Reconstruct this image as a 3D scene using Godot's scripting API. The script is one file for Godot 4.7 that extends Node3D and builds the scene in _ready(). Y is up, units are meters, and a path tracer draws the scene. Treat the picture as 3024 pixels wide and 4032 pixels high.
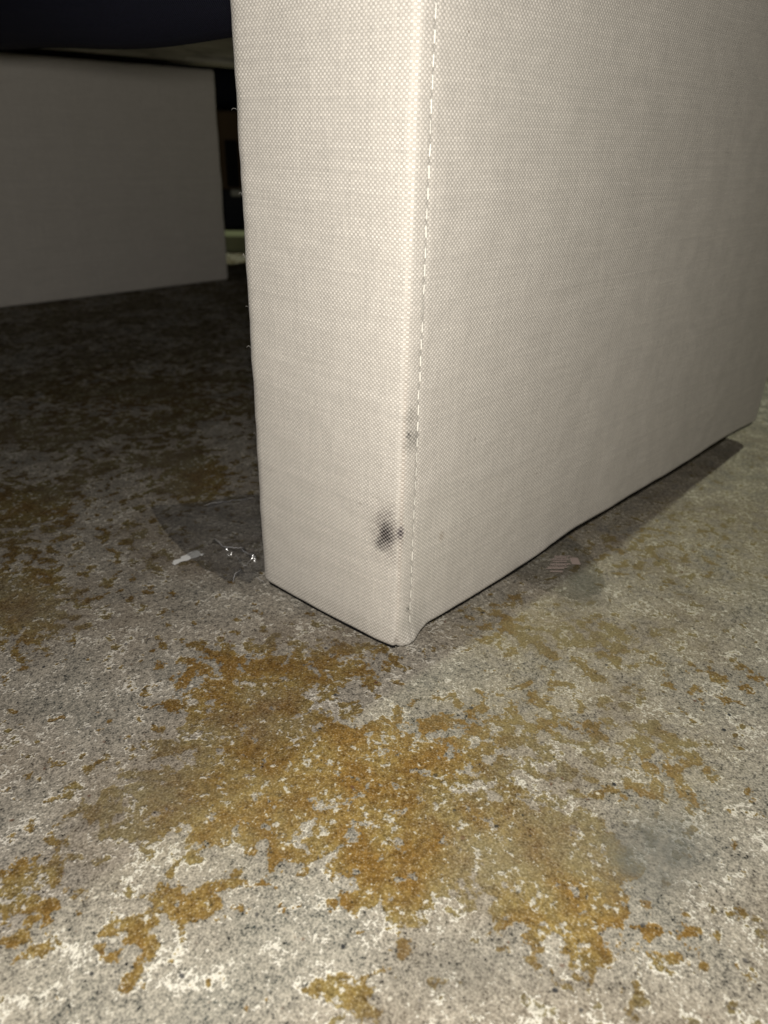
extends Node3D
# A close-up, lit by the flash of the camera, of the corner of an upholstered side panel of a lounge chair on weathered concrete.
# x runs along the panel away from the viewer, z across it towards the viewer, y up; the near bottom corner of the panel is the origin.

const CELL_W := 0.00074      # width of one thread of the weave
const CELL_H := 0.00068
const NEAR_X := -0.17        # the finely drawn part of the floor
const NEAR_Z := -0.34
const NEAR_SIDE := 0.512
const FAR_X := -1.0
const FAR_Z := -2.6
const FAR_SIDE := 3.072

var names := {}
var rng := RandomNumberGenerator.new()


# ---------------------------------------------------------------- helpers
func numbered(called: String, parent: Node) -> String:
	var key := str(parent.get_instance_id()) + called
	var n: int = names.get(key, 0)
	names[key] = n + 1
	return called if n == 0 else "%s_%03d" % [called, n]


func tag(o: Node3D, label: String, category: String, group := "") -> void:
	o.set_meta("label", label)
	o.set_meta("category", category)
	if group:
		o.set_meta("group", group)


func thing(called: String, label: String, category: String, at := Vector3.ZERO) -> Node3D:
	var o := Node3D.new()
	o.name = numbered(called, self)
	add_child(o, true)
	o.position = at
	tag(o, label, category)
	return o


func part(called: String, mesh: Mesh, material: Material, parent: Node) -> MeshInstance3D:
	var o := MeshInstance3D.new()
	o.name = numbered(called, parent)
	o.mesh = mesh
	if material:
		o.material_override = material
	parent.add_child(o, true)
	return o


func lin(r: float, g: float, b: float) -> Color:
	return Color(r, g, b).linear_to_srgb()


func plain(color: Color, roughness := 0.8, specular := 0.4) -> StandardMaterial3D:
	var m := StandardMaterial3D.new()
	m.albedo_color = color
	m.roughness = roughness
	m.metallic_specular = specular
	return m


# A grid of points (nu across, nv up) as triangles; normals follow the grid and point the way «out» says at each column.
func grid_arrays(p: PackedVector3Array, nu: int, nv: int, uv: PackedVector2Array, uv2: PackedVector2Array, flip: bool, u0 := 0, u1 := -1) -> Array:
	if u1 < 0:
		u1 = nu - 1
	var normals := PackedVector3Array()
	normals.resize(nu * nv)
	for j in nv:
		for i in nu:
			var a := p[j * nu + mini(i + 1, nu - 1)] - p[j * nu + maxi(i - 1, 0)]
			var b := p[mini(j + 1, nv - 1) * nu + i] - p[maxi(j - 1, 0) * nu + i]
			var n := a.cross(b)
			normals[j * nu + i] = (-n if flip else n).normalized()
	var index := PackedInt32Array()
	for j in nv - 1:
		for i in range(u0, u1):
			var a := j * nu + i
			var b := a + 1
			var c := a + nu
			var d := c + 1
			if flip:
				index.append_array([a, b, c, b, d, c])
			else:
				index.append_array([a, c, b, b, c, d])
	var out := []
	out.resize(Mesh.ARRAY_MAX)
	out[Mesh.ARRAY_VERTEX] = p
	out[Mesh.ARRAY_NORMAL] = normals
	if uv.size():
		out[Mesh.ARRAY_TEX_UV] = uv
	if uv2.size():
		out[Mesh.ARRAY_TEX_UV2] = uv2
	out[Mesh.ARRAY_INDEX] = index
	return out


func grid_mesh(p: PackedVector3Array, nu: int, nv: int, uv: PackedVector2Array, flip: bool) -> ArrayMesh:
	var m := ArrayMesh.new()
	m.add_surface_from_arrays(Mesh.PRIMITIVE_TRIANGLES, grid_arrays(p, nu, nv, uv, PackedVector2Array(), flip))
	return m


# A box with chamfered edges, its uv in metres along its length.
func slab(size: Vector3, bevel: float) -> ArrayMesh:
	var st := SurfaceTool.new()
	st.begin(Mesh.PRIMITIVE_TRIANGLES)
	st.set_smooth_group(-1)
	var h := size / 2.0
	var faces := []
	for axis in 3:
		for s in [-1.0, 1.0]:
			var u := (axis + 1) % 3
			var v := (axis + 2) % 3
			var quad: Array[Vector3] = []
			for c in [[-1, -1], [1, -1], [1, 1], [-1, 1]]:
				var q := Vector3.ZERO
				q[axis] = s * h[axis]
				q[u] = c[0] * (h[u] - bevel)
				q[v] = c[1] * (h[v] - bevel)
				quad.append(q)
			faces.append(quad)
	for axis in 3:          # the twelve chamfers
		var u := (axis + 1) % 3
		var v := (axis + 2) % 3
		for su in [-1.0, 1.0]:
			for sv in [-1.0, 1.0]:
				var quad: Array[Vector3] = []
				for c in [[-1, 0], [1, 0], [1, 1], [-1, 1]]:
					var q := Vector3.ZERO
					q[axis] = c[0] * (h[axis] - bevel)
					q[u] = su * (h[u] - (bevel if c[1] else 0.0))
					q[v] = sv * (h[v] - (0.0 if c[1] else bevel))
					quad.append(q)
				faces.append(quad)
	for sx in [-1.0, 1.0]:
		for sy in [-1.0, 1.0]:
			for sz in [-1.0, 1.0]:
				var k := Vector3(sx, sy, sz) * h
				faces.append([k - Vector3(0, sy, sz) * bevel, k - Vector3(sx, 0, sz) * bevel, k - Vector3(sx, sy, 0) * bevel])
	for f in faces:
		var mid := Vector3.ZERO
		for q in f:
			mid += q
		var order: Array = f.duplicate()
		if (f[1] - f[0]).cross(f[2] - f[0]).dot(mid) > 0:
			order.reverse()     # front faces run clockwise
		for k in range(1, order.size() - 1):
			for q in [order[0], order[k], order[k + 1]]:
				st.set_uv(Vector2(q.x, q.y + q.z))
				st.add_vertex(q)
	st.generate_normals()
	return st.commit()


func tube(points: Array, radius: float, sides := 6) -> ArrayMesh:
	var p := PackedVector3Array()
	var nu := sides + 1
	for k in points.size():
		var along: Vector3 = (points[mini(k + 1, points.size() - 1)] - points[maxi(k - 1, 0)]).normalized()
		var a := along.cross(Vector3(0.3, 0.9, 0.2)).normalized()
		var b := along.cross(a)
		var r := radius * (0.35 if k == 0 or k == points.size() - 1 else 1.0)
		for i in nu:
			var t := TAU * i / sides
			p.append(points[k] + (a * cos(t) + b * sin(t)) * r)
	return grid_mesh(p, nu, points.size(), PackedVector2Array(), false)


func noise(seed_: int, frequency: float, octaves: int, gain := 0.5, kind := FastNoiseLite.TYPE_SIMPLEX_SMOOTH) -> FastNoiseLite:
	var n := FastNoiseLite.new()
	n.seed = seed_
	n.noise_type = kind
	n.frequency = frequency
	n.fractal_type = FastNoiseLite.FRACTAL_FBM if octaves > 1 else FastNoiseLite.FRACTAL_NONE
	n.fractal_octaves = octaves
	n.fractal_gain = gain
	return n


# Noise laid out in the world (cycles per metre), sampled on a square of n pixels of «step» metres whose corner is at (x0, z0).
func noise_bytes(seed_: int, per_metre: float, octaves: int, gain: float, x0: float, z0: float, step: float, n: int) -> PackedByteArray:
	var f := noise(seed_, per_metre * step, octaves, gain)
	f.offset = Vector3(x0 / step, z0 / step, 0)
	var im := f.get_image(n, n, false, false, false)
	im.convert(Image.FORMAT_L8)
	return im.get_data()


func to_byte(v: float) -> int:      # linear 0..1 to an sRGB byte
	v = clampf(v, 0.0, 1.0)
	return int(255.0 * (12.92 * v if v < 0.0031308 else 1.055 * pow(v, 1.0 / 2.4) - 0.055) + 0.5)


# ---------------------------------------------------------------- floor
# Where the ochre sits: centre, then two half axes on the floor (x, z each), then strength.
const OCHRE := [
	[-0.0476, -0.0210, 0.0151, 0.0142, -0.0110, 0.0155, 1.15], [-0.0462, 0.0245, 0.0223, 0.0209, -0.0079, 0.0089, 1.10],
	[-0.0875, 0.0084, 0.0133, 0.0126, -0.0054, 0.0090, 0.70], [-0.0631, 0.0436, 0.0138, 0.0130, -0.0063, 0.0071, 0.62],
	[-0.0640, 0.0629, 0.0080, 0.0076, -0.0043, 0.0042, 1.00], [-0.0363, 0.0689, 0.0148, 0.0140, -0.0075, 0.0060, 0.62],
	[-0.0367, 0.0955, 0.0087, 0.0083, -0.0098, 0.0067, 1.15], [-0.1288, 0.0063, 0.0054, 0.0051, -0.0048, 0.0123, 0.90],
	[-0.1016, 0.0338, 0.0062, 0.0059, -0.0027, 0.0045, 0.90], [-0.1157, 0.0342, 0.0044, 0.0042, -0.0030, 0.0056, 0.70],
	[-0.0900, 0.0739, 0.0035, 0.0033, -0.0027, 0.0031, 0.90], [0.0065, 0.0475, 0.0191, 0.0179, -0.0098, 0.0072, 0.45],
	[0.0195, 0.0886, 0.0078, 0.0074, -0.0111, 0.0057, 0.60], [0.0422, 0.0126, 0.0076, 0.0070, -0.0113, 0.0088, 0.70],
	[0.0551, 0.0439, 0.0134, 0.0124, -0.0115, 0.0071, 0.60], [0.0691, 0.0845, 0.0115, 0.0107, -0.0091, 0.0040, 0.50],
	[-0.0715, 0.0734, 0.0023, 0.0021, -0.0045, 0.0044, 0.60], [-0.0279, 0.1164, 0.0061, 0.0058, -0.0050, 0.0025, 0.50],
	[0.0301, -0.1727, 0.0088, 0.0079, -0.0120, 0.0191, 0.90], [-0.0470, -0.1983, 0.0128, 0.0115, -0.0056, 0.0143, 0.80],
	[-0.0807, -0.1172, 0.0088, 0.0081, -0.0080, 0.0205, 0.90], [0.0743, -0.3180, 0.0587, 0.0505, -0.0266, 0.0495, 0.50],
	[-0.0560, 0.0330, 0.0560, 0.0530, -0.0130, 0.0200, 0.24], [-0.0150, 0.0560, 0.0500, 0.0470, -0.0200, 0.0180, 0.12], [-0.0330, 0.0830, 0.0130, 0.0120, -0.0090, 0.0070, 0.50],
	[-0.0700, -0.1500, 0.0400, 0.0360, -0.0300, 0.0560, 0.22], [0.1358, 0.0222, 0.0231, 0.0210, -0.0219, 0.0117, 0.40], [-0.0145, -0.0065, 0.0104, 0.0096, -0.0065, 0.0071, 0.80],
]
const OLIVE := [
	[0.0450, 0.0180, 0.0140, 0.0120, -0.0120, 0.0090, 0.75], [0.0065, 0.0475, 0.0210, 0.0190, -0.0110, 0.0080, 0.55], [0.0600, 0.0500, 0.0230, 0.0210, -0.0150, 0.0110, 0.6],
	[0.0195, 0.0886, 0.0120, 0.0110, -0.0140, 0.0080, 0.6], [0.1400, 0.0350, 0.0400, 0.0370, -0.0300, 0.0200, 0.55], [-0.0330, 0.0830, 0.0150, 0.0140, -0.0100, 0.0080, 0.4],
	[0.2600, 0.0400, 0.0700, 0.0600, -0.0500, 0.0500, 0.5], [-0.0875, 0.0084, 0.0180, 0.0170, -0.0080, 0.0120, 0.4],
]
# Grey smudges, written the same way.
const SMUDGE := [
	[-0.0080, 0.1015, 0.0077, 0.0073, -0.0099, 0.0051, 0.95], [-0.0659, 0.0875, 0.0087, 0.0083, -0.0046, 0.0038, 0.3],
	[0.0839, 0.0230, 0.0048, 0.0044, -0.0100, 0.0063, 0.4], [0.0900, 0.0150, 0.0040, 0.0030, -0.0060, 0.0040, 0.25],
]


func blobs(list: Array, x0: float, z0: float, side: float, n: int) -> PackedFloat32Array:
	var k := 320
	var small := PackedFloat32Array()
	small.resize(k * k)
	for b in list:
		var det: float = b[2] * b[5] - b[3] * b[4]
		var reach: float = 2.4 * (Vector2(b[2], b[3]).length() + Vector2(b[4], b[5]).length())
		for j in range(clampi(int((b[1] - reach - z0) / side * k), 0, k), clampi(int((b[1] + reach - z0) / side * k) + 1, 0, k)):
			for i in range(clampi(int((b[0] - reach - x0) / side * k), 0, k), clampi(int((b[0] + reach - x0) / side * k) + 1, 0, k)):
				var dx: float = x0 + (i + 0.5) / k * side - b[0]
				var dz: float = z0 + (j + 0.5) / k * side - b[1]
				var u: float = (dx * b[5] - dz * b[4]) / det
				var v: float = (dz * b[2] - dx * b[3]) / det
				var r2 := u * u + v * v
				small[j * k + i] += b[6] * exp(-0.5 * pow(r2, 1.4))
	var im := Image.create_from_data(k, k, false, Image.FORMAT_RF, small.to_byte_array())
	im.resize(n, n, Image.INTERPOLATE_BILINEAR)
	return im.get_data().to_float32_array()


func floor_textures(x0: float, z0: float, side: float, n: int) -> Array:
	var step := side / n
	var macro := noise_bytes(11, 16.0, 4, 0.5, x0, z0, step, n)
	var mid := noise_bytes(12, 115.0, 6, 0.58, x0, z0, step, n)
	var fine := noise_bytes(13, 380.0, 3, 0.6, x0, z0, step, n)
	var tone := noise_bytes(14, 55.0, 4, 0.55, x0, z0, step, n)
	var sand := noise_bytes(15, 1150.0, 2, 0.7, x0, z0, step, n)
	var isle := noise_bytes(16, 260.0, 4, 0.6, x0, z0, step, n)
	var ochre := blobs(OCHRE, x0, z0, side, n)
	var olive := blobs(OLIVE, x0, z0, side, n)
	var smudge := blobs(SMUDGE, x0, z0, side, n)
	var curve := PackedByteArray()      # linear to sRGB, by table
	curve.resize(1025)
	for k in 1025:
		curve[k] = to_byte(k / 1024.0)
	var color := PackedByteArray()
	color.resize(n * n * 3)
	var relief := PackedByteArray()
	relief.resize(n * n)
	var under := PackedFloat32Array()       # more rust under the chair, with its shade painted in as darker brown
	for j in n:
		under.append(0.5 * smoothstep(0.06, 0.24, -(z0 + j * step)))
	var white := RandomNumberGenerator.new()
	white.seed = 3
	for k in n * n:
		var f := fine[k] / 127.5 - 1.0
		var s := sand[k] / 127.5 - 1.0
		var t := tone[k] / 127.5 - 1.0
		var md := mid[k] / 127.5 - 1.0
		var mc := macro[k] / 127.5 - 1.0
		var w := white.randf() - 0.5
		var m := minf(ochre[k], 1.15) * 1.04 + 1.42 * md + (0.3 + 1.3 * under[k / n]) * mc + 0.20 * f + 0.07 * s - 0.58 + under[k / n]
		var o := clampf((m + 0.05 * w) * 13.0 + 0.5, 0.0, 1.0)
		# bare concrete: a mottled grey with sand in it
		var g := 0.224 + 0.085 * t + 0.115 * f + 0.165 * s + 0.12 * w - 0.05 * clampf((-f - 0.33) * 6.0, 0.0, 1.0) * clampf(0.5 - s, 0.0, 1.0)
		var pink := 0.012 * mc
		var r := g * 1.10 + pink
		var gr := g * 0.985
		var b := g * 0.81 - 0.4 * pink
		var dirt_and_shade := clampf(1.5 * mc + 0.5 * md + 0.08 + 0.5 * under[k / n], 0.0, 1.0) * 0.5      # brown grime in broad blotches, deepened under the chair to paint its shade
		r += (0.148 + 0.08 * s - r) * dirt_and_shade
		gr += (0.122 + 0.07 * s - gr) * dirt_and_shade
		b += (0.088 + 0.06 * s - b) * dirt_and_shade
		# pale crust, thickest round the edges of the ochre
		var edge := maxf(0.0, 1.0 - absf(m + 0.11) * 7.0)
		var thick := f * 0.7 + md * 0.75 + s * 0.22 + 0.6 * t + 0.12 * w
		var crust := clampf((thick + 0.22 * s - 0.33 + 0.42 * edge * (0.6 + 1.4 * t)) * 7.0, 0.0, 1.0) * (0.8 + 0.5 * s) * (1.0 - o)
		r += (0.56 - r) * crust
		gr += (0.53 - gr) * crust
		b += (0.465 - b) * crust
		if o > 0.0:
			var y := clampf(0.42 + 1.0 * t + 0.5 * mc + 0.3 * f, 0.0, 1.0)       # deep rust to yellow
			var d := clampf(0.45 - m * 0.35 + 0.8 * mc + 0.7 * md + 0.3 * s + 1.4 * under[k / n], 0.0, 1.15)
			var shade := 0.75 + 0.5 * s + 0.35 * f + 0.2 * w
			var q := o * clampf(0.95 - 1.1 * maxf(s + 0.4 * w - 0.22, 0.0) - 0.35 * clampf(mc * 1.6, 0.0, 1.0), 0.25, 0.92)
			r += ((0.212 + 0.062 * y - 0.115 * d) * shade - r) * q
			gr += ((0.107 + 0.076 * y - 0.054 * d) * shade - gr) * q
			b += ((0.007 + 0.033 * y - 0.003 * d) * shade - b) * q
			var flake := clampf((0.95 * isle[k] / 127.5 - 0.95 + 0.25 * f + 0.12 * s - 0.36 + 0.5 * t) * 12.0, 0.0, 1.0) * o
			if flake > 0.0:      # grey and white islands within it
				var pale := clampf(0.5 + 1.6 * s + 1.2 * f - 0.6 * t, 0.0, 1.0)
				r += (0.24 + 0.27 * pale - r) * flake * 0.85
				gr += (0.222 + 0.26 * pale - gr) * flake * 0.85
				b += (0.19 + 0.23 * pale - b) * flake * 0.85
				crust = maxf(crust, flake)
		if olive[k] > 0.02:      # a film of olive grime
			var al := clampf(olive[k] * (0.75 + 1.3 * md + 0.8 * t) * (1.0 - 0.5 * crust), 0.0, 0.75) * 0.75
			r += (0.20 * (1.0 + 0.5 * s) - r) * al
			gr += (0.163 * (1.0 + 0.5 * s) - gr) * al
			b += (0.082 * (1.0 + 0.5 * s) - b) * al
		var sm := smudge[k] * (0.75 + 0.5 * md + 0.3 * s)
		if sm > 0.02:
			sm = minf(sm, 0.8)
			r += (0.105 - r) * sm
			gr += (0.107 - gr) * sm
			b += (0.098 - b) * sm
		color[k * 3] = curve[clampi(int(r * 1024.0), 0, 1024)]
		color[k * 3 + 1] = curve[clampi(int(gr * 1024.0), 0, 1024)]
		color[k * 3 + 2] = curve[clampi(int(b * 1024.0), 0, 1024)]
		relief[k] = clampi(int(128.0 + 46.0 * crust - 34.0 * o + 34.0 * f + 30.0 * s + 18.0 * md), 0, 255)
	# grains of dark and of pale stone
	var seen := RandomNumberGenerator.new()
	seen.seed = 5
	for k in int(6000 * minf(1.0, 0.0003 / step) * (side / 0.512)):
		var px := seen.randf() * n
		var py := seen.randf() * n
		var size := (0.00016 + 0.00055 * pow(seen.randf(), 4.0)) / step
		var squash := seen.randf_range(0.55, 1.0)
		var turn := seen.randf() * PI
		var kind := seen.randf()
		var c := [26, 27, 30] if kind < 0.38 else [78, 52, 38] if kind < 0.55 else [96, 92, 90] if kind < 0.75 else [205, 200, 188]
		var strength := seen.randf_range(0.3, 0.85)
		var reach := int(size) + 2
		for j in range(maxi(0, int(py) - reach), mini(n, int(py) + reach + 1)):
			for i in range(maxi(0, int(px) - reach), mini(n, int(px) + reach + 1)):
				var v := Vector2(i + 0.5 - px, j + 0.5 - py).rotated(turn)
				v.y /= squash
				var w := clampf(size - v.length() + 0.5, 0.0, 1.0) * strength
				if w > 0.0:
					var at := j * n + i
					for ch in 3:
						color[at * 3 + ch] = int(lerpf(color[at * 3 + ch], c[ch], w))
					relief[at] = int(lerpf(relief[at], 90 if kind < 0.55 else 170, w))
	return [
		ImageTexture.create_from_image(Image.create_from_data(n, n, false, Image.FORMAT_RGB8, color)),
		ImageTexture.create_from_image(Image.create_from_data(n, n, false, Image.FORMAT_L8, relief)),
	]


func floor_material(maps: Array, depth: float) -> StandardMaterial3D:
	var m := StandardMaterial3D.new()
	m.albedo_texture = maps[0]
	m.roughness = 0.86
	m.metallic_specular = 0.35
	m.heightmap_enabled = true
	m.heightmap_texture = maps[1]
	m.heightmap_scale = depth
	return m


func build_floor() -> void:
	var mesh := ArrayMesh.new()
	var uneven := noise(21, 9.0, 3)
	# the near part, slightly uneven, dying out to level at its border
	var n := 161
	var p := PackedVector3Array()
	var uv := PackedVector2Array()
	for j in n:
		for i in n:
			var u := i / (n - 1.0)
			var v := j / (n - 1.0)
			var x := NEAR_X + u * NEAR_SIDE
			var z := NEAR_Z + v * NEAR_SIDE
			var calm := clampf(minf(minf(u, 1.0 - u), minf(v, 1.0 - v)) * 8.0, 0.0, 1.0)
			p.append(Vector3(x, uneven.get_noise_2d(x, z) * 0.0009 * calm - 0.0004 * calm, z))
			uv.append(Vector2(u, v))
	mesh.add_surface_from_arrays(Mesh.PRIMITIVE_TRIANGLES, grid_arrays(p, n, n, uv, PackedVector2Array(), true))
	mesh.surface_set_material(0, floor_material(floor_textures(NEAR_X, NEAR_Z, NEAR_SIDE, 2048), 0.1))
	# the rest, a level sheet round it
	var st := SurfaceTool.new()
	st.begin(Mesh.PRIMITIVE_TRIANGLES)
	var x1 := NEAR_X + NEAR_SIDE
	var z1 := NEAR_Z + NEAR_SIDE
	for r in [[-9.0, -9.0, 9.0, NEAR_Z], [-9.0, z1, 9.0, 9.0], [-9.0, NEAR_Z, NEAR_X, z1], [x1, NEAR_Z, 9.0, z1]]:
		var q := [Vector3(r[0], 0, r[1]), Vector3(r[2], 0, r[1]), Vector3(r[2], 0, r[3]), Vector3(r[0], 0, r[3])]
		for k in [0, 1, 2, 0, 2, 3]:
			st.set_normal(Vector3.UP)
			st.set_uv(Vector2((q[k].x - FAR_X) / FAR_SIDE, (q[k].z - FAR_Z) / FAR_SIDE))
			st.add_vertex(q[k])
	st.commit(mesh)
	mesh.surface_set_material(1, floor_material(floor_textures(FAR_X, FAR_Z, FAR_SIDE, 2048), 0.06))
	var o := part("concrete_floor", mesh, null, self)
	o.set_meta("kind", "structure")
	o.set_meta("label", "weathered grey concrete floor with ochre stains and pale crust")


# ---------------------------------------------------------------- fabric
var weave_color: ImageTexture
var weave_height: ImageTexture


# A plain weave of pale and taupe threads, 256 by 256 of them, eight pixels each.
func weave() -> void:
	var n := 2048
	var c := 8
	var cells := n / c
	var light := PackedFloat32Array()
	var tall := PackedFloat32Array()
	for kind in 2:
		for j in c:
			for i in c:
				var u := (i + 0.5) / c * 2.0 - 1.0
				var v := (j + 0.5) / c * 2.0 - 1.0
				if kind == 0:      # the pale thread, lying across and on top
					var h := sqrt(maxf(0.0, 1.0 - 0.72 * v * v)) * (1.0 - 0.32 * u * u * u * u)
					tall.append(0.42 + 0.58 * h)
					light.append(0.80 + 0.24 * h - 0.10 * pow(absf(v), 3.0))
				else:              # the taupe thread, upright and lower
					var h := sqrt(maxf(0.0, 1.0 - 0.8 * u * u)) * (1.0 - 0.6 * v * v)
					tall.append(0.12 + 0.34 * h)
					light.append(0.72 + 0.2 * h)
	var r := RandomNumberGenerator.new()
	r.seed = 31
	var row := PackedFloat32Array()
	var column := PackedFloat32Array()
	for k in cells:
		row.append(r.randf_range(0.955, 1.035) if r.randf() > 0.06 else r.randf_range(0.90, 1.09))
		column.append(r.randf_range(0.96, 1.04))
	var slub := noise(33, 1.0, 2)
	var bend := noise(34, 0.02, 2)
	var table := PackedByteArray()
	table.resize(1025)
	for k in 1025:
		table[k] = to_byte(k / 1024.0)
	var gain := PackedFloat32Array()        # of each cell
	gain.resize(cells * cells)
	for j in cells:
		for i in cells:
			var s := slub.get_noise_2d(i * 0.022, j * 0.9) if (i + j) % 2 == 0 else slub.get_noise_2d(i * 0.9 + 300.0, j * 0.04)
			gain[j * cells + i] = (row[j] if (i + j) % 2 == 0 else column[i]) * (1.0 + 0.12 * s) * r.randf_range(0.94, 1.06)
	var color := PackedByteArray()
	color.resize(n * n * 3)
	var height := PackedByteArray()
	height.resize(n * n)
	var k := 0
	for y in n:
		for x in n:
			var i := x >> 3
			var j := y >> 3
			var odd := (i + j) & 1
			var st := odd * 64 + (y & 7) * 8 + (x & 7)
			var g := gain[j * cells + i]
			var l := light[st] * g
			if odd:
				color[k * 3] = table[mini(int(l * 572.0), 1024)]
				color[k * 3 + 1] = table[mini(int(l * 534.0), 1024)]
				color[k * 3 + 2] = table[mini(int(l * 474.0), 1024)]
			else:
				color[k * 3] = table[mini(int(l * 676.0), 1024)]
				color[k * 3 + 1] = table[mini(int(l * 640.0), 1024)]
				color[k * 3 + 2] = table[mini(int(l * 588.0), 1024)]
			height[k] = clampi(int(tall[st] * (0.75 + 0.25 * g) * 225.0), 0, 255)
			k += 1
	weave_color = ImageTexture.create_from_image(Image.create_from_data(n, n, false, Image.FORMAT_RGB8, color))
	weave_height = ImageTexture.create_from_image(Image.create_from_data(n, n, false, Image.FORMAT_L8, height))


func fabric() -> StandardMaterial3D:
	var m := StandardMaterial3D.new()
	m.albedo_texture = weave_color
	m.roughness = 0.62
	m.metallic_specular = 0.33
	m.rim_enabled = true
	m.rim = 0.25
	m.rim_tint = 0.6
	m.heightmap_enabled = true
	m.heightmap_texture = weave_height
	m.heightmap_scale = 0.017
	m.uv1_scale = Vector3(1.0 / (256.0 * CELL_W), 1.0 / (256.0 * CELL_H), 1)
	return m


# The stains near the corner of the panel: they soak the lower, taupe threads first.
const STAIN_SIDE := 0.17        # metres along the cloth, the corner in the middle
const STAIN_TOP := 0.22


func stain_texture() -> ImageTexture:
	var w := 1360
	var h := 1760
	var im := Image.create(w, h, false, Image.FORMAT_RGB8)
	im.fill(Color.WHITE)
	var wob := noise(41, 420.0, 3)
	var wide := noise(42, 150.0, 3)
	# centre along the cloth and up, half width, half height, strength, colour of the mark
	var marks := [
		[-0.0046, 0.0445, 0.0022, 0.0030, 0.85, Color(0.17, 0.155, 0.175)], [-0.0044, 0.0465, 0.0036, 0.0062, 0.34, Color(0.24, 0.22, 0.235)],
		[-0.0070, 0.0405, 0.0018, 0.0021, 0.55, Color(0.17, 0.165, 0.175)], [0.0003, 0.0468, 0.0009, 0.0019, 0.7, Color(0.16, 0.14, 0.2)],
		[-0.0050, 0.0455, 0.0058, 0.0095, 0.24, Color(0.34, 0.31, 0.3)], [0.0034, 0.0775, 0.0026, 0.0034, 0.36, Color(0.34, 0.35, 0.34)],
		[0.0018, 0.0795, 0.0008, 0.0009, 0.6, Color(0.24, 0.24, 0.24)], [0.0030, 0.0850, 0.0020, 0.0030, 0.3, Color(0.4, 0.4, 0.38)],
		[0.0048, 0.0160, 0.0010, 0.0009, 0.55, Color(0.3, 0.31, 0.27)], [0.0080, 0.0090, 0.0060, 0.0070, 0.16, Color(0.4, 0.42, 0.37)],
		[0.0200, 0.0385, 0.0012, 0.0016, 0.3, Color(0.5, 0.4, 0.3)], [-0.0300, 0.0060, 0.0300, 0.0030, 0.13, Color(0.35, 0.32, 0.27)],
		[0.0005, 0.0600, 0.0006, 0.0500, 0.14, Color(0.45, 0.33, 0.25)],
	]
	var r := RandomNumberGenerator.new()
	r.seed = 43
	for k in 16:        # lint and specks of dirt
		marks.append([r.randf_range(-0.06, 0.084), r.randf_range(0.02, 0.215), r.randf_range(0.00022, 0.0005), r.randf_range(0.00022, 0.00045), r.randf_range(0.3, 0.7), Color(0.36, 0.29, 0.25)])
	for m in marks:
		var reach_x: float = m[2] * 2.3
		var reach_y: float = m[3] * 2.3
		for j in range(maxi(0, int((m[1] - reach_y) / STAIN_TOP * h)), mini(h, int((m[1] + reach_y) / STAIN_TOP * h) + 1)):
			for i in range(maxi(0, int(((m[0] - reach_x) / STAIN_SIDE + 0.5) * w)), mini(w, int(((m[0] + reach_x) / STAIN_SIDE + 0.5) * w) + 1)):
				var s: float = ((i + 0.5) / w - 0.5) * STAIN_SIDE
				var y: float = (j + 0.5) / h * STAIN_TOP
				var big: float = clampf(m[2] / 0.003, 0.0, 1.0)
				var d: float = Vector2((s - m[0]) / m[2], (y - m[1]) / m[3]).length() + big * (0.35 * wob.get_noise_2d(s, y) + 0.35 * wide.get_noise_2d(s, y))
				var a: float = m[4] * clampf(1.25 - d * 0.8, 0.0, 1.0)
				if a <= 0.0:
					continue
				var odd := (floori(s / CELL_W) + floori(y / CELL_H)) % 2 != 0
				a = clampf(a * (1.1 if odd else 0.38), 0.0, 0.93)
				im.set_pixel(i, j, im.get_pixel(i, j).lerp(im.get_pixel(i, j) * m[5].lerp(Color.WHITE, 0.05), a))
	return ImageTexture.create_from_image(im)


# ---------------------------------------------------------------- the panels
const NEAR_CORNERS := [Vector2(0.306, 0.0), Vector2(0, 0), Vector2(-0.0061, -0.0692), Vector2(0.306, -0.073)]
const NEAR_RADII := [0.005, 0.0013, 0.006, 0.005]


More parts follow.
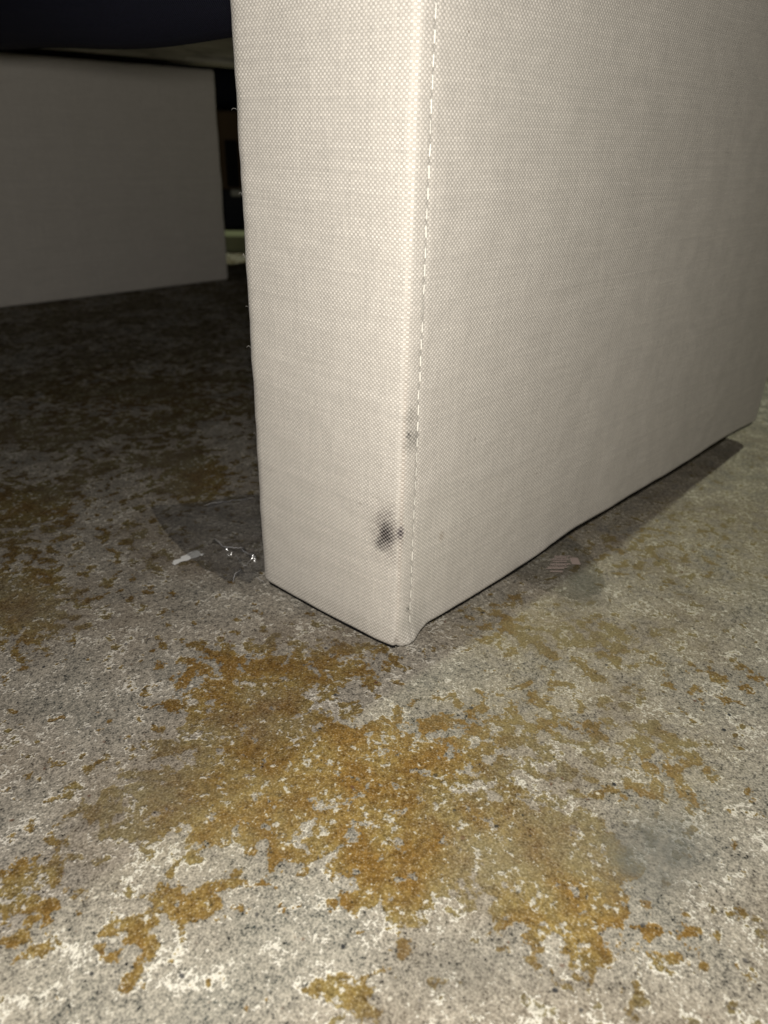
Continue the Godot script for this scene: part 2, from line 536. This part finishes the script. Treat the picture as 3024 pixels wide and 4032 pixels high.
# The outline of a panel seen from above, its corners rounded. Each row: x, z, outward x, outward z, way along the cloth.
func outline(corners: Array, radii: Array, fine: float, coarse: float, dense_at: int) -> Array:
	var rows := []
	var count := corners.size()
	var along := 0.0
	var zero := 0.0
	for k in count:
		var p: Vector2 = corners[k]
		var a: Vector2 = (corners[(k + count - 1) % count] - p).normalized()
		var b: Vector2 = (corners[(k + 1) % count] - p).normalized()
		var half := acos(clampf(a.dot(b), -1, 1)) / 2.0
		var r: float = radii[k]
		var centre := p + (a + b).normalized() * r / sin(half)
		var n0 := (p + a * r / tan(half) - centre).normalized()
		var n1 := (p + b * r / tan(half) - centre).normalized()
		var sweep := n0.angle_to(n1)
		var steps := 12 if k == dense_at else 8
		for i in steps + 1:
			var n := n0.rotated(sweep * i / steps)
			rows.append([centre + n * r, n])
		var from := centre + n1 * r
		var q: Vector2 = corners[(k + 1) % count]
		var c2: Vector2 = corners[(k + 2) % count]
		var b2 := (c2 - q).normalized()
		var half2 := acos(clampf((-b).dot(b2), -1, 1)) / 2.0
		var to: Vector2 = q - b * float(radii[(k + 1) % count]) / tan(half2)
		var length := from.distance_to(to)
		var at := 0.0
		while true:
			var near := 1.0
			if k == dense_at:
				near = at
			elif (k + 1) % count == dense_at:
				near = length - at
			at += fine if near < 0.013 else coarse
			if at >= length - fine * 0.5:
				break
			rows.append([from + b * at, n1])
		if k == 0:
			pass
	rows.append([rows[0][0], rows[0][1]])
	var ways := PackedFloat32Array([0.0])
	for k in range(1, rows.size()):
		ways.append(ways[k - 1] + rows[k][0].distance_to(rows[k - 1][0]))
	var best := 1e9
	for k in rows.size():
		if rows[k][0].distance_to(corners[dense_at]) < best:
			best = rows[k][0].distance_to(corners[dense_at])
			zero = ways[k]
	for k in rows.size():
		rows[k].append(zero - ways[k])
	return rows


var sag := noise(51, 28.0, 2)
var ripple := noise(52, 90.0, 2)


func hem(x: float, s: float, front: bool) -> float:     # how high the lower edge of the front panel hangs
	if not front:
		return 0.0006
	var y := 0.0014 - 0.0004 * smoothstep(-0.004, 0.002, x)
	var knots := [[0.0085, 0.0010], [0.0165, 0.0040], [0.03, 0.0036], [0.063, 0.0042], [0.117, 0.0084], [0.19, 0.0096], [0.27, 0.0124], [0.31, 0.0116]]
	if x > 0.0085:
		for k in knots.size() - 1:
			if x >= knots[k][0]:
				y = lerpf(knots[k][1], knots[k + 1][1], smoothstep(0.0, 1.0, clampf((x - knots[k][0]) / (knots[k + 1][0] - knots[k][0]), 0, 1)))
	return y + 0.0027 * exp(-pow((s - 0.0003) / 0.0011, 2.0))


func panel(corners: Array, radii: Array, top: float, front: bool, fine: float, coarse: float, step: float) -> ArrayMesh:
	var o := outline(corners, radii, fine, coarse, 1)
	var nu := o.size()
	var rb := 0.0028
	var rows := []      # inset, height above the hem or below the top (negative), for each ring
	rows.append([0.0, 0.0004, false])
	for k in 8:
		var t := PI / 2 * k / 7.0
		rows.append([rb * (1.0 - sin(t)), rb * (1.0 - cos(t)), false])
	var y := rb + step * 0.5
	while y < top - rb - 0.016:
		rows.append([0.0, y, false])
		y += step
	for k in 8:
		var t := PI / 2 * k / 7.0
		rows.append([rb * (1.0 - cos(t)), -rb * (1.0 - sin(t)), true])
	rows.append([0.0, 0.0001, true])
	var nv := rows.size()
	var p := PackedVector3Array()
	var uv := PackedVector2Array()
	var uv2 := PackedVector2Array()
	var middle := Vector2.ZERO
	for c in corners:
		middle += c / corners.size()
	for j in rows.size():
		var r: Array = rows[j]
		for i in nu:
			var at: Vector2 = o[i][0]
			var n: Vector2 = o[i][1]
			var s: float = o[i][2]
			var h := hem(at.x, s, front)
			var height: float = top + r[1] if r[2] else h * (1.0 - clampf(r[1] / top, 0, 1)) + r[1]
			var d := -float(r[0])
			if front:
				d += 0.00022 * sag.get_noise_2d(s, height) + 0.00016 * ripple.get_noise_2d(s * 0.6, height)
				d -= 0.0004 * exp(-pow(s / 0.0005, 2.0))                        # the seam
				if s > 0.0 and s < 0.05:
					d += 0.0005 * (1.0 - exp(-s / 0.0028)) * (1.0 - smoothstep(0.006, 0.05, s))
				if s > 0.0:
					d += 0.00012 * smoothstep(0.0, 0.0024, s) * (1.0 - smoothstep(0.0048, 0.0060, s))
					d -= 0.0002 * exp(-pow((s - 0.0062) / 0.0007, 2.0)) * (0.75 + 0.25 * cos(TAU * height / 0.005))
					d += 0.0022 * exp(-pow((s - 0.0060) / 0.0040, 2.0)) * exp(-pow(height / 0.0065, 2.0))
				else:
					d += 0.0005 * sin(PI * clampf(-s / 0.068, 0, 1)) + 0.0014 * (1.0 - exp(s / 0.0075))
			else:
				d += 0.0006 * sag.get_noise_2d(s + 3.0, height)
			var q := at + n * d
			if j == 0 or j == rows.size() - 1:      # the flat of the top and the underside
				q = middle + (at - middle) * 0.9
			p.append(Vector3(q.x, height, q.y))
			uv.append(Vector2(s, height))
			uv2.append(Vector2(s / STAIN_SIDE + 0.5, height / STAIN_TOP))
	var mesh := ArrayMesh.new()
	# which way the rings run decides the sense of the faces
	var flip: bool = (o[1][0] - o[0][0]).cross(o[0][1]) > 0
	var u0 := 0
	var u1 := nu - 1
	if front:
		while o[u0][2] < -0.08 if o[0][2] < o[nu - 1][2] else o[u0][2] > 0.08:
			u0 += 1
		while o[u1][2] > 0.08 if o[0][2] < o[nu - 1][2] else o[u1][2] < -0.08:
			u1 -= 1
	var tops := []
	mesh.add_surface_from_arrays(Mesh.PRIMITIVE_TRIANGLES, grid_arrays(p, nu, nv, uv, uv2, flip, u0, u1))
	if front:
		if u0 > 0:
			tops.append(grid_arrays(p, nu, nv, uv, uv2, flip, 0, u0))
		if u1 < nu - 1:
			tops.append(grid_arrays(p, nu, nv, uv, uv2, flip, u1, nu - 1))
	for t in tops:
		mesh.add_surface_from_arrays(Mesh.PRIMITIVE_TRIANGLES, t)
	# close it above and below
	var st := SurfaceTool.new()
	st.begin(Mesh.PRIMITIVE_TRIANGLES)
	for ring in [0, nv - 1]:
		for i in nu - 1:
			var a := p[ring * nu + i]
			var b := p[ring * nu + i + 1]
			var c := Vector3(middle.x, (a.y + b.y) / 2, middle.y)
			for q in ([a, b, c] if (ring == 0) == flip else [b, a, c]):
				st.set_uv(Vector2(q.x, q.z))
				st.set_normal(Vector3.DOWN if ring == 0 else Vector3.UP)
				st.add_vertex(q)
	st.commit(mesh)
	return mesh


func build_chair() -> void:
	var chair := thing("sofa", "cream fabric sofa with navy seat, its near leg panel stained at the corner", "sofa")
	weave()
	var cloth := fabric()
	var stained := fabric()
	stained.detail_enabled = true
	stained.detail_blend_mode = BaseMaterial3D.BLEND_MODE_MUL
	stained.detail_uv_layer = BaseMaterial3D.DETAIL_UV_2
	stained.detail_albedo = stain_texture()
	# the near panel
	var near := panel(NEAR_CORNERS, NEAR_RADII, 0.2172, true, 0.00045, 0.0026, 0.0018)
	var side := part("leg_panel", near, null, chair)
	side.set_meta("label", "near cream side panel with a dark smudge beside its stitched corner seam")
	side.mesh.surface_set_material(0, stained)
	for k in range(1, side.mesh.get_surface_count()):
		side.mesh.surface_set_material(k, cloth)
	# the row of stitches beside the seam
	var thread := plain(lin(0.68, 0.66, 0.60), 0.5, 0.4)
	var stitch := CapsuleMesh.new()
	stitch.radius = 0.0003
	stitch.height = 0.0034
	stitch.radial_segments = 8
	stitch.rings = 3
	rng.seed = 7
	for k in 40:
		var o := part("stitch", stitch, thread, side)
		var y := 0.0115 + 0.005 * k + rng.randf_range(-0.0003, 0.0003)
		o.position = Vector3(0.0058 + 0.0003 * (1.0 - k / 40.0) + rng.randf_range(-0.00012, 0.00012), y, rng.randf_range(-0.00030, -0.00014) + 0.00016 * smoothstep(8.0, 26.0, k) + 0.00052 + 0.0013 * exp(-pow(y / 0.0065, 2.0)))
		o.rotation = Vector3(rng.randf_range(-0.03, 0.03), 0, rng.randf_range(-0.06, 0.14))
		o.scale = Vector3(rng.randf_range(0.8, 1.1), rng.randf_range(0.82, 1.02), rng.randf_range(0.8, 1.1))
	# fibres that stand off the left edge of the cloth
	var fluff := plain(lin(0.36, 0.35, 0.33), 0.6, 0.4)
	for f in [[0.1655, 0.4, 0.0016], [0.1235, 1.2, 0.0012], [0.094, 0.8, 0.0013], [0.063, 0.5, 0.0012], [0.142, 1.0, 0.0010], [0.108, 0.3, 0.0011]]:
		var points := []
		for k in 7:
			var t := k / 6.0
			points.append(Vector3(-0.0066 - 0.0004 * t + 0.0003 * sin(t * 3.0 + f[0] * 90.0), f[0] + f[2] * (sin(t * 2.6) * f[1] - 0.3 * t), -0.0664 - f[2] * t))
		part("loose_thread", tube(points, 0.000045, 5), fluff, side)
	# the black lining that shows as a thin line under the cloth
	var ring := outline(NEAR_CORNERS, NEAR_RADII, 0.001, 0.004, 1)
	var strip := PackedVector3Array()
	for j in 2:
		for r in ring:
			var swell: float = 0.0014 * (1.0 - exp(r[2] / 0.0075)) + 0.0005 * sin(PI * clampf(-r[2] / 0.068, 0, 1)) if r[2] < 0.0 else 0.0
			var edge: Vector2 = r[0] + r[1] * (swell - 0.0014)
			var low := hem(r[0].x, r[2], true)
			strip.append(Vector3(edge.x, maxf(low - 0.0008, 0.0001) if j == 0 else low + 0.0025, edge.y))
	part("base_lining", grid_mesh(strip, ring.size(), 2, PackedVector2Array(), true), plain(lin(0.008, 0.008, 0.008), 0.9, 0.2), side)
	# pads under it
	for x in [0.05, 0.262]:
		var pad := part("foot_pad", slab(Vector3(0.03, hem(x, 0.1, true) + 0.0015, 0.02), 0.0004), plain(lin(0.02, 0.02, 0.02)), side)
		pad.position = Vector3(x, (hem(x, 0.1, true) + 0.0015) / 2 - 0.0008, -0.045)
	# the far panel
	var far := panel([Vector2(0.366, -0.6437), Vector2(-0.004, -0.6437), Vector2(-0.004, -0.708), Vector2(0.366, -0.708)], [0.003, 0.003, 0.004, 0.003], 0.2172, false, 0.004, 0.006, 0.006)
	var other := part("leg_panel", far, cloth, chair)
	other.set_meta("label", "far cream side panel in the dark under the seat")
	# the grey wooden rail that lies on the far panel
	var rail := part("rail", slab(Vector3(0.78, 0.056, 0.045), 0.0022), rail_material(), chair)
	rail.position = Vector3(0.335, 0.2235 + 0.028, -0.648 - 0.0225)
	rail.set_meta("label", "weathered grey wooden rail")
	var block := part("rail_block", slab(Vector3(0.3, 0.0068, 0.03), 0.0006), plain(lin(0.02, 0.018, 0.016)), chair)
	block.position = Vector3(0.17, 0.2202, -0.672)
	# the navy seat: a rolled front edge that sags, a deck behind it and an added back
	var navy := navy_material()
	part("seat", seat_mesh(), navy, chair)
	var added_seat := part("seat", seat_mesh(), navy, chair)      # second seat beyond the far panel, added to shade the floor
	added_seat.position.z = -0.645
	var back := part("added_backrest", slab(Vector3(0.11, 0.36, 1.18), 0.02), navy, chair)  # unseen, put in to keep the lamp off the floor below
	back.position = Vector3(0.62, 0.5, -0.69)


func rail_material() -> StandardMaterial3D:
	var grain := noise(61, 0.012, 4)
	var n := 512
	var im := Image.create(n, 128, false, Image.FORMAT_RGB8)
	for j in 128:
		for i in n:
			var g := grain.get_noise_2d(i * 0.5, j * 9.0)
			var dark := clampf((absf(grain.get_noise_2d(i * 0.35 + 900.0, j * 5.0)) - 0.0) * 9.0, 0.0, 1.0)
			var v := (0.72 + 0.35 * g) * (0.62 + 0.38 * dark)
			im.set_pixel(i, j, lin(v * 1.02, v * 0.98, v * 0.92))
	var m := StandardMaterial3D.new()
	m.albedo_texture = ImageTexture.create_from_image(im)
	m.uv1_scale = Vector3(2.4, 9.0, 1)
	m.roughness = 0.8
	return m


func navy_material() -> StandardMaterial3D:
	var n := 256
	var color := Image.create(n, n, false, Image.FORMAT_RGB8)
	var height := Image.create(n, n, false, Image.FORMAT_L8)
	var worn := noise(71, 0.05, 3)
	for j in n:
		for i in n:
			var rib := 0.5 + 0.5 * cos(TAU * (i * 32.0 / n + 0.0))
			var knot := 0.5 + 0.5 * cos(TAU * (j * 32.0 / n + (0.5 if (i / 8) % 2 else 0.0)))
			var v := 0.5 + 0.5 * rib * knot + 0.3 * worn.get_noise_2d(i, j)
			color.set_pixel(i, j, lin(0.0135 * v, 0.0145 * v, 0.031 * v))
			height.set_pixel(i, j, Color(rib * (0.6 + 0.4 * knot), 0, 0))
	var m := StandardMaterial3D.new()
	m.albedo_texture = ImageTexture.create_from_image(color)
	m.heightmap_enabled = true
	m.heightmap_texture = ImageTexture.create_from_image(height)
	m.heightmap_scale = 0.05
	m.uv1_scale = Vector3(24, 24, 1)
	m.roughness = 0.75
	m.metallic_specular = 0.3
	return m


func seat_mesh() -> ArrayMesh:
	var section := []       # x, y from the lower edge, round the seat; true where the height hangs with the edge
	for k in 9:
		var t := PI * k / 8.0
		section.append([0.046 - 0.024 * sin(t), 0.024 - 0.024 * cos(t) if k < 5 else 0.0, true])
	section = []
	section.append([0.6, 0.262, false])  # unseen deck, run this far back to block the lamp
	section.append([0.30, 0.262, false])
	section.append([0.085, 0.260, false])
	section.append([0.066, 0.045, true])
	for k in 9:             # the underside of the roll, from back to front
		var t := PI * k / 8.0
		section.append([0.041 + 0.022 * cos(t), 0.022 - 0.022 * sin(t), true])
	for k in 8:
		section.append([0.0185 - 0.004 * sin(PI * k / 7.0), 0.03 + 0.014 * k, true])
	for k in 5:
		var t := PI / 2 * k / 4.0
		section.append([0.050 - 0.032 * cos(t), 0.345 + 0.032 * sin(t), false])
	section.append([0.3, 0.384, false])
	section.append([0.6, 0.372, false])
	var p := PackedVector3Array()
	var uv := PackedVector2Array()
	var nz := 60
	var nu := section.size()
	for j in nz:
		var t := j / (nz - 1.0)
		var z := lerpf(-0.0745, -0.6425, t)
		var low := lerpf(0.1908, 0.201, smoothstep(0.15, 0.65, t)) + 0.0006 * sin(t * 21.0) + 0.0006 * sin(t * 9.0 + 1.0)
		var way := 0.0
		for i in nu:
			var c: Array = section[i]
			if i:
				way += Vector2(c[0] - section[i - 1][0], 0.02).length()
			p.append(Vector3(c[0] + 0.002 * sin(t * 14.0) * (1.0 if c[2] else 0.0), (low + c[1]) if c[2] else c[1], z))
			uv.append(Vector2(z, way))
	var m := grid_mesh(p, nu, nz, uv, true)
	var st := SurfaceTool.new()      # the two ends
	st.begin(Mesh.PRIMITIVE_TRIANGLES)
	for j in [0, nz - 1]:
		var flat := PackedVector2Array()
		for i in nu:
			flat.append(Vector2(p[j * nu + i].x, p[j * nu + i].y))
		for k in Geometry2D.triangulate_polygon(flat):
			st.set_normal(Vector3(0, 0, 1 if j == 0 else -1))
			st.set_uv(flat[k])
			st.add_vertex(p[j * nu + k])
	st.commit(m)
	return m


# ---------------------------------------------------------------- litter on the floor
func film_material(color: Color, alpha: float, roughness: float) -> StandardMaterial3D:
	var m := StandardMaterial3D.new()
	m.albedo_color = Color(color, alpha)
	m.transparency = BaseMaterial3D.TRANSPARENCY_ALPHA
	m.roughness = roughness
	m.metallic_specular = 0.5
	return m


func along(points: Array, t: float) -> Vector2:
	var whole := 0.0
	for k in points.size() - 1:
		whole += points[k].distance_to(points[k + 1])
	var left := t * whole
	for k in points.size() - 1:
		var d: float = points[k].distance_to(points[k + 1])
		if left <= d or k == points.size() - 2:
			return points[k].lerp(points[k + 1], clampf(left / d, 0, 1))
		left -= d
	return points[-1]


func build_litter() -> void:
	# a crumpled sheet of clear wrapping behind the near panel
	var low := [Vector2(-0.0073, -0.1542), Vector2(-0.0137, -0.1327), Vector2(-0.0181, -0.1063), Vector2(-0.0192, -0.0853), Vector2(-0.0168, -0.0729), Vector2(-0.0112, -0.0680), Vector2(-0.002, -0.0705), Vector2(0.03, -0.0715)]
	var high := [Vector2(-0.0060, -0.1548), Vector2(0.0143, -0.1439), Vector2(0.04, -0.1322), Vector2(0.075, -0.121), Vector2(0.11, -0.118)]
	var folds := noise(81, 55.0, 2)
	folds.fractal_type = FastNoiseLite.FRACTAL_RIDGED
	var crinkle := noise(84, 130.0, 2)
	var waves := noise(82, 30.0, 2)
	var creases := [
		[0.0034, Vector2(-0.0050, -0.1039), Vector2(-0.0065, -0.0949), Vector2(-0.0036, -0.0909), Vector2(-0.0009, -0.0884)],
		[0.0036, Vector2(-0.0025, -0.0879), Vector2(-0.0022, -0.0820), Vector2(-0.0017, -0.0787)],
		[0.0020, Vector2(-0.0059, -0.0863), Vector2(-0.0083, -0.0776), Vector2(-0.0035, -0.0794)],
		[0.0036, Vector2(-0.0119, -0.0747), Vector2(-0.0158, -0.0730), Vector2(-0.0195, -0.0689)],
		[0.0016, Vector2(0.0097, -0.1361), Vector2(0.0179, -0.1338), Vector2(0.0233, -0.1312), Vector2(0.0320, -0.1271)],
		[0.0022, Vector2(-0.0094, -0.0677), Vector2(-0.0100, -0.0619)],
	]
	var nu := 190
	var nv := 140
	var p := PackedVector3Array()
	for j in nv:
		for i in nu:
			var t := i / (nu - 1.0)
			var w := j / (nv - 1.0)
			var q := along(low, t).lerp(along(high, t), w)
			var y := 0.0016 + 0.0014 * waves.get_noise_2dv(q) + 0.0022 * smoothstep(0.2, 0.7, t) * clampf(folds.get_noise_2dv(q) + 0.15, 0.0, 1.0)
			for c in creases:
				var away := 1.0
				for k in range(1, c.size() - 1):
					away = minf(away, q.distance_to(Geometry2D.get_closest_point_to_segment(q, c[k], c[k + 1])))
				y += c[0] * exp(-pow(away / 0.0011, 2.0)) * (0.8 + 0.9 * ripple.get_noise_2d(q.x * 1.6, q.y * 1.6))
			y += 0.0013 * (1.0 - smoothstep(0.012, 0.03, q.distance_to(Vector2(-0.003, -0.086)))) * crinkle.get_noise_2dv(q)
			p.append(Vector3(q.x, maxf(y, 0.0010), q.y))
	var sheet := thing("plastic_wrapper", "crumpled clear grey plastic wrapper sticking out behind the near cream panel", "plastic wrapper")
	part("film", grid_mesh(p, nu, nv, PackedVector2Array(), false), film_material(lin(0.10, 0.10, 0.105), 0.25, 0.15), sheet)
	# pale tubes along the creases, painting in the glints of the flash
	var white := film_material(lin(0.75, 0.75, 0.78), 0.5, 0.3)
	rng.seed = 13
	for c in creases:
		var points := []
		for k in range(1, c.size()):
			for i in 5:
				var a: Vector2 = c[k]
				var b: Vector2 = c[mini(k + 1, c.size() - 1)]
				var q := a.lerp(b, i / 5.0)
				if k == c.size() - 1 and i > 0:
					break
				points.append(Vector3(q.x + rng.randf_range(-0.0002, 0.0002), 0.0024 + c[0] * 0.72 + rng.randf_range(-0.0002, 0.0004), q.y))
		part("crease_glint", tube(points, 0.00011 if c[0] > 0.003 else 0.00007, 5), white, sheet)
	# a torn strip of white paper, partly under it
	var strip := PackedVector3Array()
	var edge := noise(83, 300.0, 2)
	for j in 7:
		for i in 16:
			var t := i / 15.0
			var w := j / 6.0
			var a := Vector2(-0.0259, -0.1012).lerp(Vector2(-0.0125, -0.1008), t)
			var b := Vector2(-0.0254, -0.1042).lerp(Vector2(-0.0122, -0.1062), t)
			var q := a.lerp(b, w) + Vector2(edge.get_noise_2d(t * 0.012, w * 0.02), edge.get_noise_2d(t * 0.013 + 4.0, w * 0.02)) * 0.0012
			strip.append(Vector3(q.x, 0.0009 + 0.0004 * sin(t * 3.0), q.y))
	var paper := part("paper_strip", grid_mesh(strip, 16, 7, PackedVector2Array(), true), plain(lin(0.74, 0.74, 0.72), 0.8, 0.3), self)
	tag(paper, "small torn strip of white paper under the edge of the plastic wrapper", "paper")
	# a scrap of thin clear film with faint pink print, half under the right side of the panel
	var scrap := thing("film_scrap", "flat scrap of clear film with faint pink printed bars beside the panel's lower edge", "plastic film")
	var rim := [Vector2(0.074, -0.02), Vector2(0.0700, 0.012), Vector2(0.0735, 0.0245), Vector2(0.0840, 0.0290), Vector2(0.0930, 0.0265), Vector2(0.1010, 0.0190), Vector2(0.1120, 0.0060), Vector2(0.118, -0.02)]
	var flat := SurfaceTool.new()
	flat.begin(Mesh.PRIMITIVE_TRIANGLES)
	for k in rim.size():
		for q in [rim[k], rim[(k + 1) % rim.size()], Vector2(0.0945, 0.004)]:
			flat.set_normal(Vector3.UP)
			flat.add_vertex(Vector3(q.x, 0.0012 if q == Vector2(0.0945, 0.004) else 0.0009, q.y))
	part("film", flat.commit(), film_material(lin(0.30, 0.33, 0.27), 0.10, 0.2), scrap)
	var ink := plain(lin(0.33, 0.265, 0.235), 0.7, 0.3)
	rng.seed = 9
	for k in 9:
		var bar := part("printed_bar", slab(Vector3(rng.randf_range(0.0004, 0.0009), 0.00012, rng.randf_range(0.005, 0.009)), 0.00003), ink, scrap)
		bar.position = Vector3(0.0856 + 0.00155 * k, 0.00135, 0.0075 - 0.0006 * k + rng.randf_range(-0.0006, 0.0006))
		bar.rotation.y = 0.82
	var patch := part("printed_patch", slab(Vector3(0.0055, 0.00012, 0.0036), 0.00003), ink, scrap)
	patch.position = Vector3(0.0985, 0.00135, 0.0085)
	patch.rotation.y = 0.8


func build_background() -> void:
	# what the narrow gap between the panels shows, far behind in the dark
	var band := part("pale_band", slab(Vector3(0.34, 0.024, 0.06), 0.002), plain(lin(0.20, 0.21, 0.12), 0.8), self)
	band.position = Vector3(0.53, 0.012, -0.845)  # a low pale greenish slab on the floor
	band.rotation.y = -0.68
	tag(band, "pale greenish board lying flat on the floor far behind the panels", "band")
	var box := thing("cardboard_box", "brown cardboard box in the dark far behind the sofa", "box", Vector3(0.715, 0, -1.11))
	box.rotation.y = -0.68
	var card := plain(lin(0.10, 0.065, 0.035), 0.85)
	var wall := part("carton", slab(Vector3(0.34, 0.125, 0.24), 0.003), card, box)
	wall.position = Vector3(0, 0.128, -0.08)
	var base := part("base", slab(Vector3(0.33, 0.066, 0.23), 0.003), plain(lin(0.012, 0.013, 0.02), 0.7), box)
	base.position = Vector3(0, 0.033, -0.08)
	var hole := part("handle_slot", slab(Vector3(0.022, 0.075, 0.004), 0.001), plain(lin(0.004, 0.004, 0.004), 0.9), box)
	hole.position = Vector3(-0.012, 0.107, 0.041)
	var latch := part("latch", slab(Vector3(0.02, 0.012, 0.006), 0.002), plain(lin(0.4, 0.4, 0.36), 0.5), box)
	latch.position = Vector3(-0.008, 0.060, 0.042)
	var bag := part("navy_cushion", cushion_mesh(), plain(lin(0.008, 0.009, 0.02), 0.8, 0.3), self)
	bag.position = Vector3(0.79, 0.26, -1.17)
	bag.rotation.y = -0.68
	tag(bag, "dark navy cushion lying on top of the brown box far behind", "cushion")


func cushion_mesh() -> ArrayMesh:
	var p := PackedVector3Array()
	var nu := 33
	var nv := 17
	for j in nv:
		var v := PI * (j / (nv - 1.0) - 0.5)
		for i in nu:
			var u := TAU * i / (nu - 1.0)
			var c := Vector3(signf(cos(u)) * pow(absf(cos(u)), 0.4), 0, signf(sin(u)) * pow(absf(sin(u)), 0.4)) * pow(cos(v), 0.45)
			p.append(Vector3(c.x * 0.24, signf(sin(v)) * pow(absf(sin(v)), 0.8) * 0.068, c.z * 0.16))
	return grid_mesh(p, nu, nv, PackedVector2Array(), true)


# ---------------------------------------------------------------- the scene
func _ready() -> void:
	rng.seed = 1
	var eye := Vector3(-0.15224, 0.16, 0.14503)
	var right := Vector3(0.714264, 0.020795, 0.699567)
	var up := Vector3(0.301181, 0.893138, -0.334058)
	var behind := Vector3(-0.631757, 0.449301, 0.631674)
	var camera := Camera3D.new()
	camera.name = "camera"
	add_child(camera)
	camera.transform = Transform3D(Basis(right, up, behind), eye)
	camera.near = 0.01
	camera.far = 60.0
	var lens := CameraAttributesPhysical.new()
	lens.frustum_focal_length = 12.0 / tan(deg_to_rad(68.516 / 2.0))
	lens.frustum_focus_distance = 0.225
	lens.exposure_aperture = 11.0
	lens.frustum_near = 0.01
	lens.frustum_far = 60.0
	camera.attributes = lens
	camera.fov = 68.516
	camera.current = true

	var around := WorldEnvironment.new()
	around.name = "environment"
	var e := Environment.new()
	e.background_mode = Environment.BG_COLOR
	e.background_color = Color(0, 0, 0)
	e.tonemap_mode = Environment.TONE_MAPPER_LINEAR
	e.tonemap_exposure = 1.0
	e.sdfgi_enabled = true
	e.ssao_enabled = true
	e.ssil_enabled = true
	around.environment = e
	add_child(around)

	# the flash of the camera, just above its lens
	var flash := OmniLight3D.new()
	flash.name = "camera_flash"
	add_child(flash)
	flash.position = eye + up * 0.017 - right * 0.004 + behind * 0.002
	flash.light_color = Color(1.0, 0.98, 0.95)
	flash.light_energy = 0.08
	flash.light_size = 0.01
	flash.omni_range = 12.0
	flash.omni_attenuation = 2.0
	flash.shadow_enabled = true
	# a greenish lamp, high and behind the chair, whose light the chair keeps off the floor at its front
	var lamp := OmniLight3D.new()
	lamp.name = "yard_lamp"
	add_child(lamp)
	lamp.position = Vector3(0.1, 0, 0) + Vector3(0.82, 1.0, -0.058) * 3.0
	lamp.light_color = Color(0.98, 1.0, 0.90)
	lamp.light_energy = 6.6
	lamp.light_size = 0.03
	lamp.omni_range = 20.0
	lamp.omni_attenuation = 2.0
	lamp.shadow_enabled = true

	build_floor()
	build_chair()
	build_litter()
	build_background()
